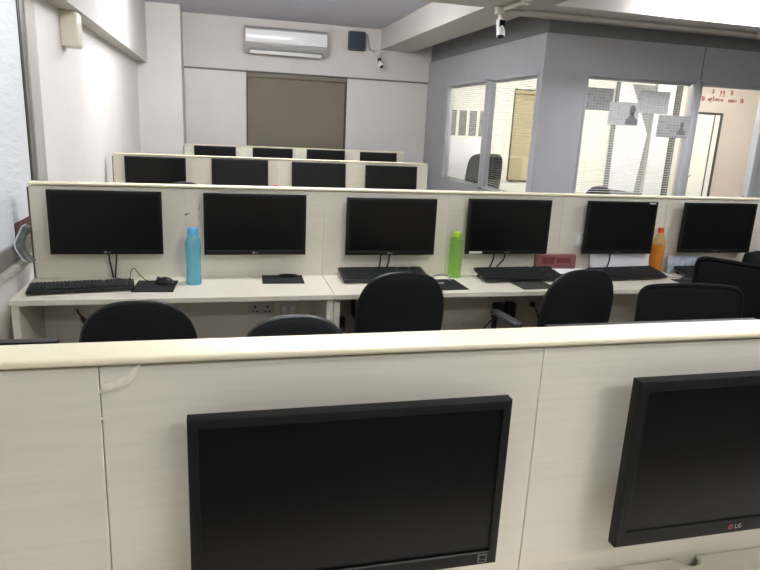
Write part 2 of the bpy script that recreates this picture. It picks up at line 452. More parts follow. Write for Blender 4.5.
write('A  yg  U', 0.125, 0.095, 0.052, hw, 'lettering')
write('AD mytuuso  mons 2B', 0.0, 0.02, 0.046, hw, 'lettering')

# things inside the cabin --------------------------------------------
def sheet(name, label, cat, x0, x1, z0, z1, y, m, group=None):
    o = MB().box((0, 0, 0), (x1-x0, 0.003, z1-z0)).build(name, m, None, False, loc=((x0+x1)/2, y, (z0+z1)/2))
    return tag(o, label, cat, group)
bk = BACKY-0.0217
for i, (a, b, t) in enumerate(((3.49, 3.60, 'at the window-jamb end of the row of four'), (3.65, 3.77, 'second in the row of four from the window jamb'),
                              (3.82, 3.94, 'third in the row of four from the window jamb'), (3.99, 4.12, 'at the mullion end of the row of four'))):
    sheet('notice_sheet', 'tall grey cabin notice '+t, 'notice', a, b, 1.50, 1.885, bk, GREYSHEET, 'grey notices on the cabin wall')
o = thing('whiteboard', 'white board standing against the cabin wall below the grey notices', 'whiteboard', (3.80, BACKY-0.06, 0.70))
MB().box((0, 0, 0.38), (0.66, 0.025, 0.76), 0.004).build('board', PAPER, o)
MB().tube([(-0.25, 0, 0), (-0.25, -0.02, -0.70)], 0.012).build('leg', CHROME, o)
MB().tube([(0.25, 0, 0), (0.25, -0.02, -0.70)], 0.012).build('leg', CHROME, o)

def roller_blind(label, x0, x1, z0, z1, y, m):
    o = thing('roller_blind', label, 'blind', ((x0+x1)/2, y, z1))
    w_, h = x1-x0, z1-z0
    MB().box((0, -0.02, -0.03), (w_, 0.05, 0.06), 0.01).build('cassette', m, o)
    MB().box((0, -0.006, -h/2), (w_-0.03, 0.004, h)).build('fabric', m, o, False)
    MB().box((0, -0.008, -h), (w_-0.03, 0.016, 0.03), 0.004).build('bottom_bar', BLINDH, o)
    MB().box((w_/2-0.008, 0.0, -h/2), (0.03, 0.02, h)).build('side_channel', BLINDH, o, False)
    MB().box((-w_/2+0.004, 0.0, -h/2), (0.02, 0.02, h)).build('side_channel', BLINDH, o, False)
    MB().box((0, -0.01, 0.008), (w_, 0.04, 0.02)).build('head_trim', BLINDH, o, False)
    return o
roller_blind('taupe roller blind drawn down on the back wall below the air conditioner', 0.40, 1.84, 0.80, 2.236, BACKY-0.002, BLIND)
roller_blind('tan roller blind seen through the cabin side window', 4.55, 5.62, 0.82, 2.24, BACKY-0.024, BLINDC)

def venetian(label, length, z0, z1, loc, rz):
    o = thing('venetian_blind', label, 'blind', loc, rz)
    MB().box((0, 0, z1-0.0), (length, 0.03, 0.025), 0.003).build('headrail', ALU, o)
    sl = MB(); z = z1-0.03
    while z > z0+0.02:
        sl.box((0, 0, z), (length, 0.024, 0.0009), rot=(0.10, 0, 0)); z -= 0.026
    sl.build('slat_stack', SLAT, o, False)
    MB().box((0, 0, z0+0.006), (length, 0.022, 0.012), 0.003).build('bottom_rail', ALU, o)
    for k in (-0.42, 0.42): MB().tube([(k*length, 0, z0), (k*length, 0, z1)], 0.0012, 5).build('cord', SLAT, o)
    return o
venetian('open white venetian blind in the cabin side window, beside the cabin corner', 1.12, 0.93, 2.15, (CX+0.06, 6.625, 0), pi/2)
venetian('open white venetian blind in the cabin side window, towards the back wall', 1.27, 0.93, 2.15, (CX+0.06, 8.01, 0), pi/2)
venetian('open white venetian blind in the cabin front window, behind the taped prints', 1.24, 0.89, 2.17, (4.25, CY+0.065, 0), 0)

# prints taped to the cabin front glass
def portrait(o, cx, cz, s):
    pts = []
    for k in range(16):
        a = 2*pi*k/16; pts.append((cx+0.030*s*cos(a), cz+0.055*s+0.042*s*sin(a)))
    M = Matrix.Rotation(pi/2, 4, 'X')
    mbp = MB().prism(pts, 0.001, Matrix.Translation((0, -0.002, 0)) @ M)
    body = [(-0.065, -0.075), (0.065, -0.075), (0.058, -0.03), (0.022, 0.0), (0.018, 0.03), (-0.018, 0.03), (-0.022, 0.0), (-0.058, -0.03)]
    mbp.prism([(cx+x*s, cz+z*s) for x, z in body], 0.001, Matrix.Translation((0, -0.002, 0)) @ M)
    mbp.build('printed_figure', mat('grey_figure_ink', (122, 122, 122), 0.8), o, False)
PG = 'prints taped to the cabin front window'
py = CY+0.0155
o = sheet('printed_sheet', 'dark grid print taped highest up beside the cabin window jamb', 'print', 3.575+0.045, 3.93, 1.855, 2.075, py, PRINTD, PG)
o = sheet('printed_sheet', 'pale print with a head-and-shoulders figure taped on the cabin window', 'print', 3.90, 4.255, 1.72, 1.95, py-0.004, PRINTL, PG)
portrait(o, 0.10, -0.02, 1.15)
o = sheet('printed_sheet', 'pale grid print taped high on the cabin window above two others', 'print', 4.235, 4.60, 1.855, 2.08, py, PRINTL, PG)
o = sheet('printed_sheet', 'lowest grey print taped beside the cabin door post', 'print', 4.50, 4.882, 1.62, 1.845, py-0.004, PRINTD, PG)
portrait(o, 0.11, -0.02, 0.8)

# beyond the front window: grey panel, white sheet, white door leaf
o = thing('display_panel', 'tall grey panel with dark edges behind the cabin front window', 'panel', (6.74, bk-0.01, 0.0))
MB().box((0, 0, 1.5), (0.66, 0.02, 1.9)).build('panel_face', mat('grey_panel_face', (140, 141, 138), 0.6), o, False)
MB().box((-0.36, -0.01, 1.5), (0.07, 0.04, 1.95)).build('side_frame', CABD, o, False)
MB().box((0.0, -0.01, 0.62), (0.70, 0.04, 0.10)).build('bottom_frame', CABD, o, False)
M = Matrix.Translation((6.66, bk-0.045, 1.6)) @ Matrix.Rotation(pi/2, 4, 'X')
o = MB().prism([(-0.27, 0.87), (-0.06, 0.87), (0.36, 0.06), (0.25, -0.92), (-0.25, -0.86)], 0.006).build('folded_sheet', PAPER, None, False, loc=M.translation)
o.rotation_euler = (pi/2, 0, 0)
tag(o, 'large white sheet with a pointed edge hung on the grey cabin panel', 'sheet')
o = thing('white_door', 'white door leaf with dark jambs behind the cabin front window', 'door', (7.30, bk-0.034, 0.0))
MB().box((-0.02, 0, 1.25), (0.36, 0.03, 2.5), 0.003).build('door_leaf', WHITE, o)
MB().box((0.22, -0.01, 1.25), (0.11, 0.05, 2.5), 0.003).build('door_jamb', mat('dark_olive_jamb', (84, 84, 76), 0.6), o)
o = thing('doorway_frame', 'dark framed white doorway seen through the glass cabin door', 'doorway', (8.20, bk-0.011, 0.0))
MB().box((0, 0.0, 1.02), (0.50, 0.02, 2.04)).build('door_leaf', CREAMW, o, False)
MB().box((0.265, -0.01, 1.03), (0.035, 0.05, 2.07)).build('side_jamb', WDARK, o, False)
MB().box((0.0, -0.01, 2.065), (0.56, 0.05, 0.03)).build('head_jamb', WDARK, o, False)
MB().box((0.13, -0.012, 1.02), (0.018, 0.02, 2.04)).build('leaf_edge', ALUD, o, False)
o = thing('coat_stand', 'thin grey stand between white door and cabin doorway', 'stand', (7.80, 9.35, 0))
MB().tube([(0, 0, 0.03), (0, 0, 1.0)], 0.02).build('pole', GREYP, o)
MB().lathe([(0, 0), (0.14, 0), (0.13, 0.02), (0.02, 0.04), (0, 0.04)]).build('base', GREYP, o)
MB().tube([(-0.05, 0, 1.0), (0, 0, 0.97), (0.06, 0, 1.02)], 0.014, smooth=4).build('hook', GREYP, o)

# ------------------------------------------------------------------ dividers
def divider(row, xa, xb, label, seams):
    y = FACE[row]
    o = thing('desk_divider', label, 'divider', ((xa+xb)/2, y+0.032, 0), 0, 'low cream dividers across the room')
    cx = (xa+xb)/2
    ends = [xa]+seams+[xb]
    MB().box((0, 0.005, 0.60), (xb-xa-0.01, 0.04, 1.19)).build('core', GAP, o, False)
    for a, b in zip(ends, ends[1:]):
        MB().box(((a+b)/2-cx, -0.022, 0.614), (b-a-0.0016, 0.02, 1.228), 0.0012, 1).build('panel', LAM, o)
        MB().box(((a+b)/2-cx, 0.027, 0.614), (b-a-0.0016, 0.02, 1.228), 0.0012, 1).build('rear_panel', LAM, o)
    MB().box((0, 0.0035, TOP-0.00625), (xb-xa, 0.079, 0.0125), 0.004, 3).build('cap', CAP, o)
    MB().box((-(xb-xa)/2-0.004, 0.0035, 0.61), (0.008, 0.075, 1.22), 0.002).build('end_strip', mat('end_strip_grey', (92, 86, 76), 0.6), o)
    return o
sm = lambda a, n: [a+BAY*k for k in range(1, n)]
d1 = divider(1, X0, X0+BAY*6, 'cream divider nearest the camera with two large black monitors on it', sm(X0, 6))
d2 = divider(2, X0, X0+BAY*7, 'cream divider carrying six monitors behind the three coloured bottles', sm(X0, 7))
d3 = divider(3, X0, X0+BAY*4, 'cream divider with four monitors, second from the back wall', sm(X0, 4))
d4 = divider(4, -0.44, 2.55, 'cream divider closest to the back wall and taupe blind', sm(-0.44, 4))
# worn spots on the dividers
def blotch(name, pts, o, m, x, z, y=-0.0335):
    M = Matrix.Translation((x, y, z)) @ Matrix.Rotation(pi/2, 4, 'X')
    MB().prism(pts, 0.0006, M).build(name, m, o, False)
c1 = d1.location.x
blotch('peeled_edge', [(0, -0.03), (0.012, -0.012), (0.03, -0.008), (0.045, 0.0), (0.055, 0.012), (0.066, 0.018), (0.06, 0.004), (0.05, -0.014), (0.03, -0.02), (0.012, -0.024)], d1, SCUFF, -0.187-c1, 1.215)
blotch('peeled_edge', [(0, 0), (0.008, 0.004), (0.016, 0.001), (0.008, -0.003)], d1, SCUFF, -0.187-c1, 1.145)
c2 = d2.location.x
blotch('scuff_mark', [(0, 0), (0.01, 0.006), (0.03, 0.012), (0.012, -0.004)], d2, MARK, -0.185-c2, 1.09)
blotch('scuff_mark', [(0, 0), (0.008, 0.01), (0.018, 0.045), (0.012, 0.012)], d2, MARK, -0.12-c2, 1.11)
c3 = d3.location.x
blotch('peeled_edge', [(0, 0), (0.03, -0.03), (0.06, -0.035), (0.085, -0.02), (0.06, -0.045), (0.02, -0.04)], d3, SCUFF, -0.27-c3, 1.205)
blotch('peeled_edge', [(0, 0), (0.02, 0.03), (0.035, 0.035), (0.03, 0.005)], d3, SCUFF, -0.925-c3, 1.15)

# ------------------------------------------------------------------ desks
def arc(cx, cy, r, a0, a1, n=10): return [(cx+r*cos(a0+(a1-a0)*k/n), cy+r*sin(a0+(a1-a0)*k/n)) for k in range(n+1)]
def desk(label, xa, xb, yb, depth, notches, group, flip=1, cat='desk', DZ=DZ, nr=0.045):
    """worktop from yb (divider side) towards the sitter; flip=-1: on the far side of the divider."""
    o = thing('desk', label, cat, ((xa+xb)/2, yb, 0), 0 if flip == 1 else pi, group)
    w2 = (xb-xa)/2; cx = (xa+xb)/2
    pts = [(-w2+0.001, -depth), (w2-0.001, -depth), (w2-0.001, 0)]
    for nx in sorted(notches, reverse=True):
        pts += arc(nx-cx, 0, nr, 0, -pi, 12)
    pts += [(-w2+0.001, 0)]
    MB().prism(pts, 0.027, Matrix.Translation((0, 0, DZ-0.027)), 0.002).build('worktop', DESK, o)
    for nx in notches:
        MB().tube([(p[0], p[1], DZ-0.004) for p in arc(nx-cx, 0, nr+0.001, 0, -pi, 14)], 0.006, 8).build('cable_grommet', CREAMBOX, o)
    for sx in (-1, 1):
        MB().span(sx*(w2-0.018)-0.017, sx*(w2-0.018)+0.017, -depth+0.03, -0.002, 0, DZ-0.027, 0.002).build('end_panel', LAM, o)
    return o
G2 = 'desks along the second divider'
desk('cream desk at the window wall with keyboard, mouse and blue bottle', X0-0.012, 0.565, FACE[2]-0.002, 0.43, [-0.56, 0.19], G2)
desk('cream desk holding the green bottle and two keyboards', 0.565, 2.059, FACE[2]-0.002, 0.43, [0.94, 1.68], G2)
desk('cream desk holding the orange drink bottle and white sheets', 2.059, 3.553, FACE[2]-0.002, 0.43, [2.43, 3.15], G2)
desk('cream desk at the far end of the second divider beside the black bag', 3.553, 4.300, FACE[2]-0.002, 0.43, [], G2)
desk('cream desk below the front divider, cable cutout under the wide monitor', 0.565, 2.059, FACE[1]-0.002, 0.40, [0.958, 1.68], 'desks along the front divider', DZ=0.738, nr=0.032)
desk('cream desk below the front divider under the slimmer monitor', X0, 0.565, FACE[1]-0.002, 0.40, [0.2], 'desks along the front divider', DZ=0.738, nr=0.032)
desk('hidden-side cream desk behind the front divider at the window wall', X0, 0.565, FACE[1]+0.072, 0.43, [], 'desks behind the front divider', -1)
desk('hidden-side cream desk behind the front divider beside the mesh chairs', 0.565, 2.059, FACE[1]+0.072, 0.43, [], 'desks behind the front divider', -1)
G3 = 'desks along the third divider'
desk('cream desk at the third divider on the window side', X0, 0.565, FACE[3]-0.002, 0.43, [], G3)
desk('cream desk at the third divider on the cabin side', 0.565, 2.059, FACE[3]-0.002, 0.43, [], G3)

# ------------------------------------------------------------------ monitors
def monitor(label, x, z0, y, w, h, group, brand='LG', red=False, bez=0.017, chin=0.024, tilt=0.0, yaw=0.0, sticker=None, energy=False, depthy=0.075, cables=(), flip=False, bar=False, side='LG'):
    """origin on the divider face, behind the middle of the screen; the screen looks to -y."""
    o = thing('monitor', label, 'monitor', (x, y, z0), (pi if flip else 0)+yaw, group)
    # casing: front bezel ring + back shell
    D = depthy
    MB().ring(w, h, bez, chin, -D, -D+0.022).build('bezel', BLK, o, angle=25)
    MB().span(-w/2+0.003, w/2-0.003, -D+0.012, -D+0.028, 0.003, h-0.003, 0.003).span(-w*0.36, w*0.36, -D+0.026, -D+0.046, h*0.15, h*0.85, 0.012, 3).build('back_cover', BLK, o)
    MB().span(-w/2+bez-0.002, w/2-bez+0.002, -D+0.004, -D+0.014, chin-0.002, h-bez+0.002).build('screen', SCREEN, o, False)
    MB().box((0, -0.0035, h*0.5), (0.10, 0.007, 0.10), 0.002).box((0, -(D-0.044)/2, h*0.5), (0.05, D-0.044, 0.05), 0.004).build('wall_bracket', BLK, o)
    if bar: MB().box((0.0, -D-0.0002, chin), (w-2*bez, 0.0016, 0.0022)).build('bezel_line', GLOSSBAR, o, False)
    if brand == 'LG':
        MB().lathe([(0, 0), (0.0062, 0), (0.0062, 0.0006), (0, 0.0006)], (-0.0125, -D, chin*0.48), 16, Matrix.Rotation(pi/2, 4, 'X')).build('logo_disc', LOGOR if red else LOGOW, o)
        text_mesh('logo_lettering', 'LG', 0.0135, LOGOW, o, (0.005, -D-0.0003, chin*0.48))
    else:
        text_mesh('logo_lettering', brand, 0.0125, LOGOW, o, (0, -D-0.0003, chin*0.48), space=1.1)
    if energy:
        e = MB().box((w/2-0.028, -D-0.0004, chin*0.52), (0.017, 0.001, 0.017)).build('energy_sticker', ENERGY, o, False)
        MB().box((w/2-0.028, -D-0.0012, chin*0.52+0.003), (0.011, 0.001, 0.006)).box((w/2-0.028, -D-0.0012, chin*0.52-0.004), (0.011, 0.001, 0.003)).build('sticker_print', BLK, e, False)
    if sticker == 'bottom': MB().box((-w/2+0.062, -D-0.0004, chin*0.45), (0.082, 0.001, 0.014)).build('paper_sticker', STICK, o, False)
    if sticker == 'top': MB().box((w/2-0.042, -D-0.0004, h-bez*0.55), (0.045, 0.001, 0.009)).build('paper_sticker', STICK, o, False)
    for pts in cables:
        MB().tube(pts, 0.0045, 6, smooth=5).build('cable', CABLE, o)
    o.rotation_euler.x = tilt
    return o
F2 = FACE[2]-0.0005
MG = 'monitors on the second divider'
def cab(dx, dx2, zdrop): return [(dx, -0.04, 0.03), (dx, -0.045, -0.03), ((dx+dx2)/2, -0.03, -0.08), (dx2, -0.018, zdrop+0.004)]
H2 = 0.327
monitor('black monitor at the window-wall end of the second divider, over the long keyboard', -0.563, 0.890, F2, 0.542, H2, MG, cables=[cab(0.0, 0.01, -0.14), cab(0.035, 0.02, -0.14)])
monitor('black monitor between the blue bottle and the third monitor, no keyboard below', 0.187, 0.886, F2, 0.543, 0.331, MG)
monitor('black monitor directly above the tall rounded chair and beside the green bottle', 0.948, 0.882, F2, 0.526, 0.325, MG, cables=[cab(-0.05, -0.055, -0.133), cab(0.0, -0.01, -0.133)])
monitor('black monitor with a white sticker on its lower bezel corner, green bottle beside', 1.675, 0.886, F2, 0.532, 0.328, MG, brand='BenQ', bez=0.018, sticker='bottom', cables=[cab(-0.07, -0.09, -0.135), cab(0.0, -0.06, -0.135)])
monitor('black monitor with a tiny sticker on its top bezel, beside the orange bottle', 2.436, 0.886, F2, 0.490, 0.331, MG, brand='acer', sticker='top', cables=[[(-0.04, -0.05, 0.03), (-0.045, -0.066, -0.03), (-0.06, -0.072, -0.09), (-0.07, -0.072, -0.125)]])
monitor('black monitor on the second divider behind the mesh chairs, near the cabin door', 3.166, 0.892, F2, 0.552, 0.327, MG, brand='acer')
F1 = FACE[1]-0.0005
monitor('large slim black monitor with a small grey corner sticker, on the front divider', 0.209, 0.856, F1, 0.522, 0.316, 'monitors on the front divider', chin=0.026, bez=0.016, energy=True, depthy=0.083, bar=True)
monitor('deep-bezelled black monitor with a logo over the cable cutout, front divider', 0.985, 0.853, F1, 0.544, 0.337, 'monitors on the front divider', red=True, chin=0.03, bez=0.02, depthy=0.083)
G = 'monitors on the third divider'
F3 = FACE[3]-0.0005
monitor('black monitor on the third divider at the window wall', -0.561, 0.90, F3, 0.528, 0.325, G)
monitor('black monitor on the third divider beside the pink bottle cap, window side of it', 0.190, 0.90, F3-0.017, 0.518, 0.325, G, tilt=-0.07)
monitor('black monitor on the third divider between pink bottle cap and the end monitor', 0.935, 0.895, F3-0.017, 0.524, 0.323, G, tilt=-0.07)
monitor('black monitor at the cabin end of the third divider', 1.660, 0.889, F3-0.017, 0.530, 0.322, G, tilt=-0.07)
G = 'monitors on the back divider'
F4 = FACE[4]-0.0005
monitor('black monitor at the column end of the rearmost divider', -0.05, 0.905, F4, 0.53, 0.325, G)
monitor('black monitor on the rearmost divider under the near half of the taupe blind', 0.70, 0.905, F4, 0.53, 0.325, G)
monitor('black monitor on the rearmost divider under the blind edge, second from cabin', 1.418, 0.910, F4, 0.526, 0.325, G)
monitor('black monitor at the cabin end of the rearmost divider', 2.16, 0.902, F4, 0.527, 0.325, G)
G = 'monitors on the hidden face of the front divider'
monitor('monitor top edge peeking over the front divider at the window end', -0.533, 0.923, FACE[1]+0.0745, 0.53, 0.306, G, flip=True)
monitor('monitor top edge peeking over the front divider before the mesh chairs', 0.905, 0.919, FACE[1]+0.0745, 0.52, 0.305, G, flip=True)

# ------------------------------------------------------------------ keyboards, mice, pads
def keyboard(label, x, y, rz, w=0.455, d=0.165, feet=0.012, cablepts=None):
    o = thing('keyboard', label, 'keyboard', (x, y, DZ+0.001), rz, 'keyboards on the second row of desks')
    rx = math.atan2(feet, d)
    R_ = Matrix.Translation((0, 0, 0.002+feet*0.55)) @ Matrix.Rotation(rx, 4, 'X')
    b = MB(); b.box((0, 0, 0.012), (w, d, 0.018), 0.005); bmesh.ops.transform(b.bm, matrix=R_, verts=b.bm.verts); b.build('body', KEYB, o)
    k = MB()
    rows = 6; cw = 0.0175
    for r in range(rows):
        yy = -d/2+0.024+r*(d-0.046)/(rows-1)
        xs = -w/2+0.018
        while xs < w/2-0.014:
            rel = (xs+w/2)/w
            if not (0.685 < rel < 0.71 or 0.825 < rel < 0.845):
                if r == 0 and 0.2 < rel < 0.45: pass
                else: k.box((xs, yy, 0.024), (0.0148, 0.0148, 0.007), 0.0015, 1)
            xs += cw
        if r == 0: k.box((-w/2+0.33*w, yy, 0.024), (0.11, 0.0148, 0.007), 0.0015, 1)
    bmesh.ops.transform(k.bm, matrix=R_, verts=k.bm.verts); k.build('key_field', KEYM, o)
    for sx in (-1, 1): MB().box((sx*(w/2-0.03), d/2-0.02, 0.007), (0.02, 0.008, 0.014), 0.002).build('foot', KEYB, o)
    return o
keyboard('long black keyboard under the monitor beside the window wall', -0.660, 3.248, 0.14, 0.475, 0.15, 0.004)
keyboard('black keyboard partly hidden by the tall rounded chair', 0.900, 3.375, 0.01, 0.50, 0.185, 0.03)
keyboard('black keyboard beside the green bottle, pad edge under it', 1.732, 3.350, 0.03, 0.52, 0.185, 0.03)
keyboard('black keyboard in front of the white sheets and orange bottle', 2.465, 3.345, 0.08, 0.49, 0.165, 0.03)
keyboard('black keyboard half hidden by the tilted chair near the leaflet', 3.105, 3.360, 0.03, 0.46, 0.165, 0.03)

def mouse_pad(label, x, y, rz, w, d, m=PAD, z=DZ):
    o = thing('mouse_pad', label, 'mouse pad', (x, y, z+0.0005), rz, 'mouse pads on the second row of desks')
    MB().box((0, 0, 0.002), (w, d, 0.004), 0.0012, 1).build('mat_sheet', m, o)
    return o
mouse_pad('black mouse pad with a mouse on it beside the long keyboard', -0.325, 3.290, -0.05, 0.20, 0.225)
p2 = mouse_pad('black mouse pad with a curled corner alone under the second monitor', 0.332, 3.400, -0.04, 0.225, 0.18)
MB().pillow([(0.055*cos(2*pi*k/20)+0.03, 0.010+0.007*sin(2*pi*k/20)) for k in range(20)], 0.05).build('curled_corner', PAD, p2, loc=(0, 0.062, 0))
mouse_pad('black mouse pad beside the tall rounded chair under the pale cable loop', 1.215, 3.235, 0.02, 0.21, 0.23)
mouse_pad('dark grey mouse pad poking out under the keyboard beside the green bottle', 1.745, 3.19, 0.05, 0.21, 0.165, PADY)
mouse_pad('small black mouse pad between the orange bottle and the mesh chair', 2.84, 3.205, 0.05, 0.20, 0.15)

def mouse(label, x, y, rz, cablepts):
    o = thing('computer_mouse', label, 'mouse', (x, y, DZ+0.0052), rz, 'black computer mice')
    t = MB()
    prof = []
    b = bmesh.new(); bmesh.ops.create_uvsphere(b, u_segments=24, v_segments=14, radius=1)
    for v in b.verts:
        v.co.z = max(v.co.z, -0.0)
        sx = 0.031*(1+0.08*v.co.y); v.co = Vector((v.co.x*sx, v.co.y*0.056, v.co.z*0.036*(1-0.18*v.co.y)))
    t._add(b)
    t.build('body', KEYB, o)
    MB().lathe([(0, -0.003), (0.009, -0.003), (0.009, 0.003), (0, 0.003)], (0, 0.030, 0.027), 14, Matrix.Rotation(pi/2, 4, 'Y')).build('scroll_wheel', ARMG, o)
    if cablepts: MB().tube(cablepts, 0.0022, 6, smooth=6).build('cable', CABLE, o)
    return o
mouse('black mouse on the pad beside the long keyboard, cable looping up behind', -0.285, 3.325, 1.2,
      [tuple(Matrix.Rotation(-1.2, 3, 'Z') @ (Vector(p)-Vector((-0.285, 3.325, DZ+0.0045)))) for p in
       ((-0.335, 3.345, 0.764), (-0.37, 3.375, 0.758), (-0.41, 3.40, 0.785), (-0.44, 3.42, 0.815), (-0.458, 3.43, 0.795), (-0.468, 3.43, 0.756), (-0.51, 3.445, 0.7545), (-0.545, 3.465, 0.7545))])
mouse('black mouse on the small pad behind the mesh chair', 2.84, 3.225, 0.9, [(0, 0.05, 0.008), (-0.0, 0.09, 0.006), (0.03, 0.15, 0.004), (0.06, 0.20, 0.002)])
o = MB().tube([(0.055*cos(a), 0.055*sin(a)*0.85, 0.008+0.03*(0.5+0.5*sin(a+0.6))) for a in [2*pi*k/14*0.86-0.6 for k in range(15)]], 0.0055, 8, smooth=3).build('cable_loop', CABLEG, None, loc=(1.20, 3.26, DZ+0.006))
tag(o, 'pale grey cable loop lying on the black pad beside the green bottle', 'cable')

# ------------------------------------------------------------------ bottles
def bottle(label, x, y, prof, m, capm, cap_r, cap_z0, cap_h, juice=None, z=DZ, group='drink bottles on the desks'):
    o = thing('bottle', label, 'bottle', (x, y, z+0.001), 0, group)
    MB().lathe(prof, n=28).build('bottle_body', m, o, angle=60)
    c = [(0, cap_z0), (cap_r, cap_z0), (cap_r*1.0, cap_z0+cap_h*0.8), (cap_r*0.86, cap_z0+cap_h), (0, cap_z0+cap_h)]
    MB().lathe(c, n=24).build('cap', capm, o, angle=50)
    if juice: MB().lathe(juice, n=24).build('drink', ORANGE, o, angle=60)
    return o
blue = [(0, 0), (0.036, 0), (0.039, 0.006), (0.039, 0.03), (0.036, 0.05), (0.0365, 0.11), (0.038, 0.15), (0.041, 0.185), (0.041, 0.21), (0.036, 0.235), (0.028, 0.255), (0.0245, 0.262), (0.0245, 0.272)]
bottle('sky blue plastic bottle on the desk between the first two monitors', -0.137, 3.335, blue, BLUEP, BLUECAP, 0.027, 0.264, 0.032)
green = [(0, 0), (0.036, 0), (0.0385, 0.006), (0.038, 0.06), (0.036, 0.07), (0.0385, 0.08), (0.038, 0.13), (0.035, 0.14), (0.0375, 0.15), (0.037, 0.195), (0.033, 0.205), (0.037, 0.215), (0.035, 0.228), (0.024, 0.242), (0.021, 0.25)]
bottle('lime green ribbed water bottle on the desk below the sticker-marked monitor', 1.345, 3.42, green, GREENP, LIMECAP, 0.025, 0.240, 0.03)
orange = [(0, 0), (0.036, 0), (0.040, 0.006), (0.040, 0.07), (0.0385, 0.08), (0.040, 0.09), (0.040, 0.20), (0.036, 0.22), (0.022, 0.255), (0.0155, 0.265), (0.0155, 0.28)]
juice = [(0, 0.004), (0.0355, 0.004), (0.0385, 0.01), (0.0385, 0.07), (0.037, 0.08), (0.0385, 0.09), (0.0385, 0.185), (0, 0.185)]
bottle('bottle of orange drink with a red cap beside the monitor', 2.755, 3.456, orange, CLEARP, REDCAP, 0.0185, 0.268, 0.03, juice)
bottle('bottle behind the second divider showing only its bright pink cap', 0.513, 6.0, green, BLUEP, PINKCAP, 0.027, 0.228, 0.032)

# ------------------------------------------------------------------ papers and boxes on the second row
o = thing('card_box', 'dusky pink card box with printed panels on the desk beside the second-last chair', 'box', (2.035, 3.479, DZ+0.001))
MB().box((0, 0.0, 0.061), (0.275, 0.03, 0.121), 0.002, 1).build('box_body', PINKBOX, o)
MB().box((-0.055, -0.0155, 0.086), (0.085, 0.001, 0.045)).build('printed_panel', REDPRINT, o, False)
MB().box((0.05, -0.0155, 0.086), (0.095, 0.001, 0.03)).build('printed_panel', REDPRINT, o, False)
o = MB().box((0, 0, 0.014), (0.20, 0.10, 0.027), 0.003).build('notebook', REDBOOK, None, loc=(2.11, 3.36, DZ+0.001)); o.rotation_euler.z = 0.1
tag(o, 'dark red notebook lying under white papers before the pink box', 'notebook')
b = MB()
for k in range(9):
    b.box((0.0, -0.03+k*0.0075, 0.002+0.014*(k/8)**2), (0.24, 0.0077, 0.002), rot=(0.3*(k/8), 0, 0))
o = b.build('paper_sheet', PAPER, None, loc=(2.07, 3.365, DZ+0.031)); o.rotation_euler.z = -0.05
tag(o, 'white paper sheet curling up against the pink card box', 'paper')
o = MB().box((0, 0, 0.002), (0.13, 0.10, 0.003)).build('receipt_slip', mat('pale_pink_paper', (214, 178, 172), 0.8), None, loc=(2.10, 3.21, DZ+0.001)); o.rotation_euler.z = 0.4
tag(o, 'pale pink slip on the desk behind the second-last rounded chair', 'paper')
o = MB().box((0, 0, 0.065), (0.43, 0.004, 0.13), rot=(-0.12, 0, 0)).box((0.0, -0.008, 0.06), (0.41, 0.003, 0.12), rot=(-0.14, 0, 0)).build('paper_pad', PAPER, None, loc=(2.49, 3.465, DZ+0.002))
tag(o, 'white paper pad leaning on the divider below the monitor beside orange bottle', 'paper')
o = MB().box((0, 0, 0.056), (0.28, 0.004, 0.112), rot=(-0.15, 0, 0.03)).build('leaflet', LEAFLET, None, loc=(2.985, 3.463, DZ+0.003))
tag(o, 'pale blue leaflet leaning on the divider behind the last keyboard', 'leaflet')
o = thing('laptop_bag', 'black soft bag on the desk under the end of the last monitor', 'bag', (3.55, 3.36, DZ+0.001))
MB().pillow([(-0.20, 0.0), (-0.1, 0.0), (0.1, 0.0), (0.20, 0.0), (0.205, 0.08), (0.19, 0.15), (0.1, 0.165), (-0.1, 0.165), (-0.19, 0.15), (-0.205, 0.08)], 0.12).build('bag_body', FAB, o)
MB().tube([(-0.06, 0, 0.155), (-0.05, 0, 0.185), (0.05, 0, 0.185), (0.06, 0, 0.155)], 0.007, smooth=4).build('handle', PLAST, o)

# magazine and photo sheet stuffed beside the window
o = thing('magazine', 'curled grey magazine wedged between window rail and second divider', 'magazine', (-0.966, 3.415, 0.855))
b = bmesh.new()
pr = [(-0.030, 0.0), (-0.045, 0.035), (-0.042, 0.07), (-0.015, 0.12), (0.02, 0.175)]
def ribbon(pr, y0, y1, th):
    m_ = MB(); pts = pr+[(x+th, z-th*0.3) for x, z in reversed(pr)]
    return m_.prism(pts, y1-y0, Matrix.Translation((0, y1, 0)) @ Matrix.Rotation(pi/2, 4, 'X'))
ribbon([(0.026, 0.0), (0.006, 0.02), (-0.020, 0.07), (-0.023, 0.095), (-0.004, 0.14), (0.02, 0.185)], -0.02, 0.05, 0.005).build('cover', PAPER, o)
ribbon([(0.032, 0.004), (0.012, 0.022), (-0.014, 0.07), (-0.017, 0.095), (0.003, 0.137), (0.024, 0.18)], -0.016, 0.055, 0.022).build('page_block', MAGA, o)
o = MB().box((0, 0, 0), (0.002, 0.27, 0.13)).build('photo_sheet', PHOTO, None, False, loc=(WALLX-0.0135, 3.66, 0.965))
tag(o, 'dark reddish photo sheet stuck on the window pane behind the magazine', 'photo')

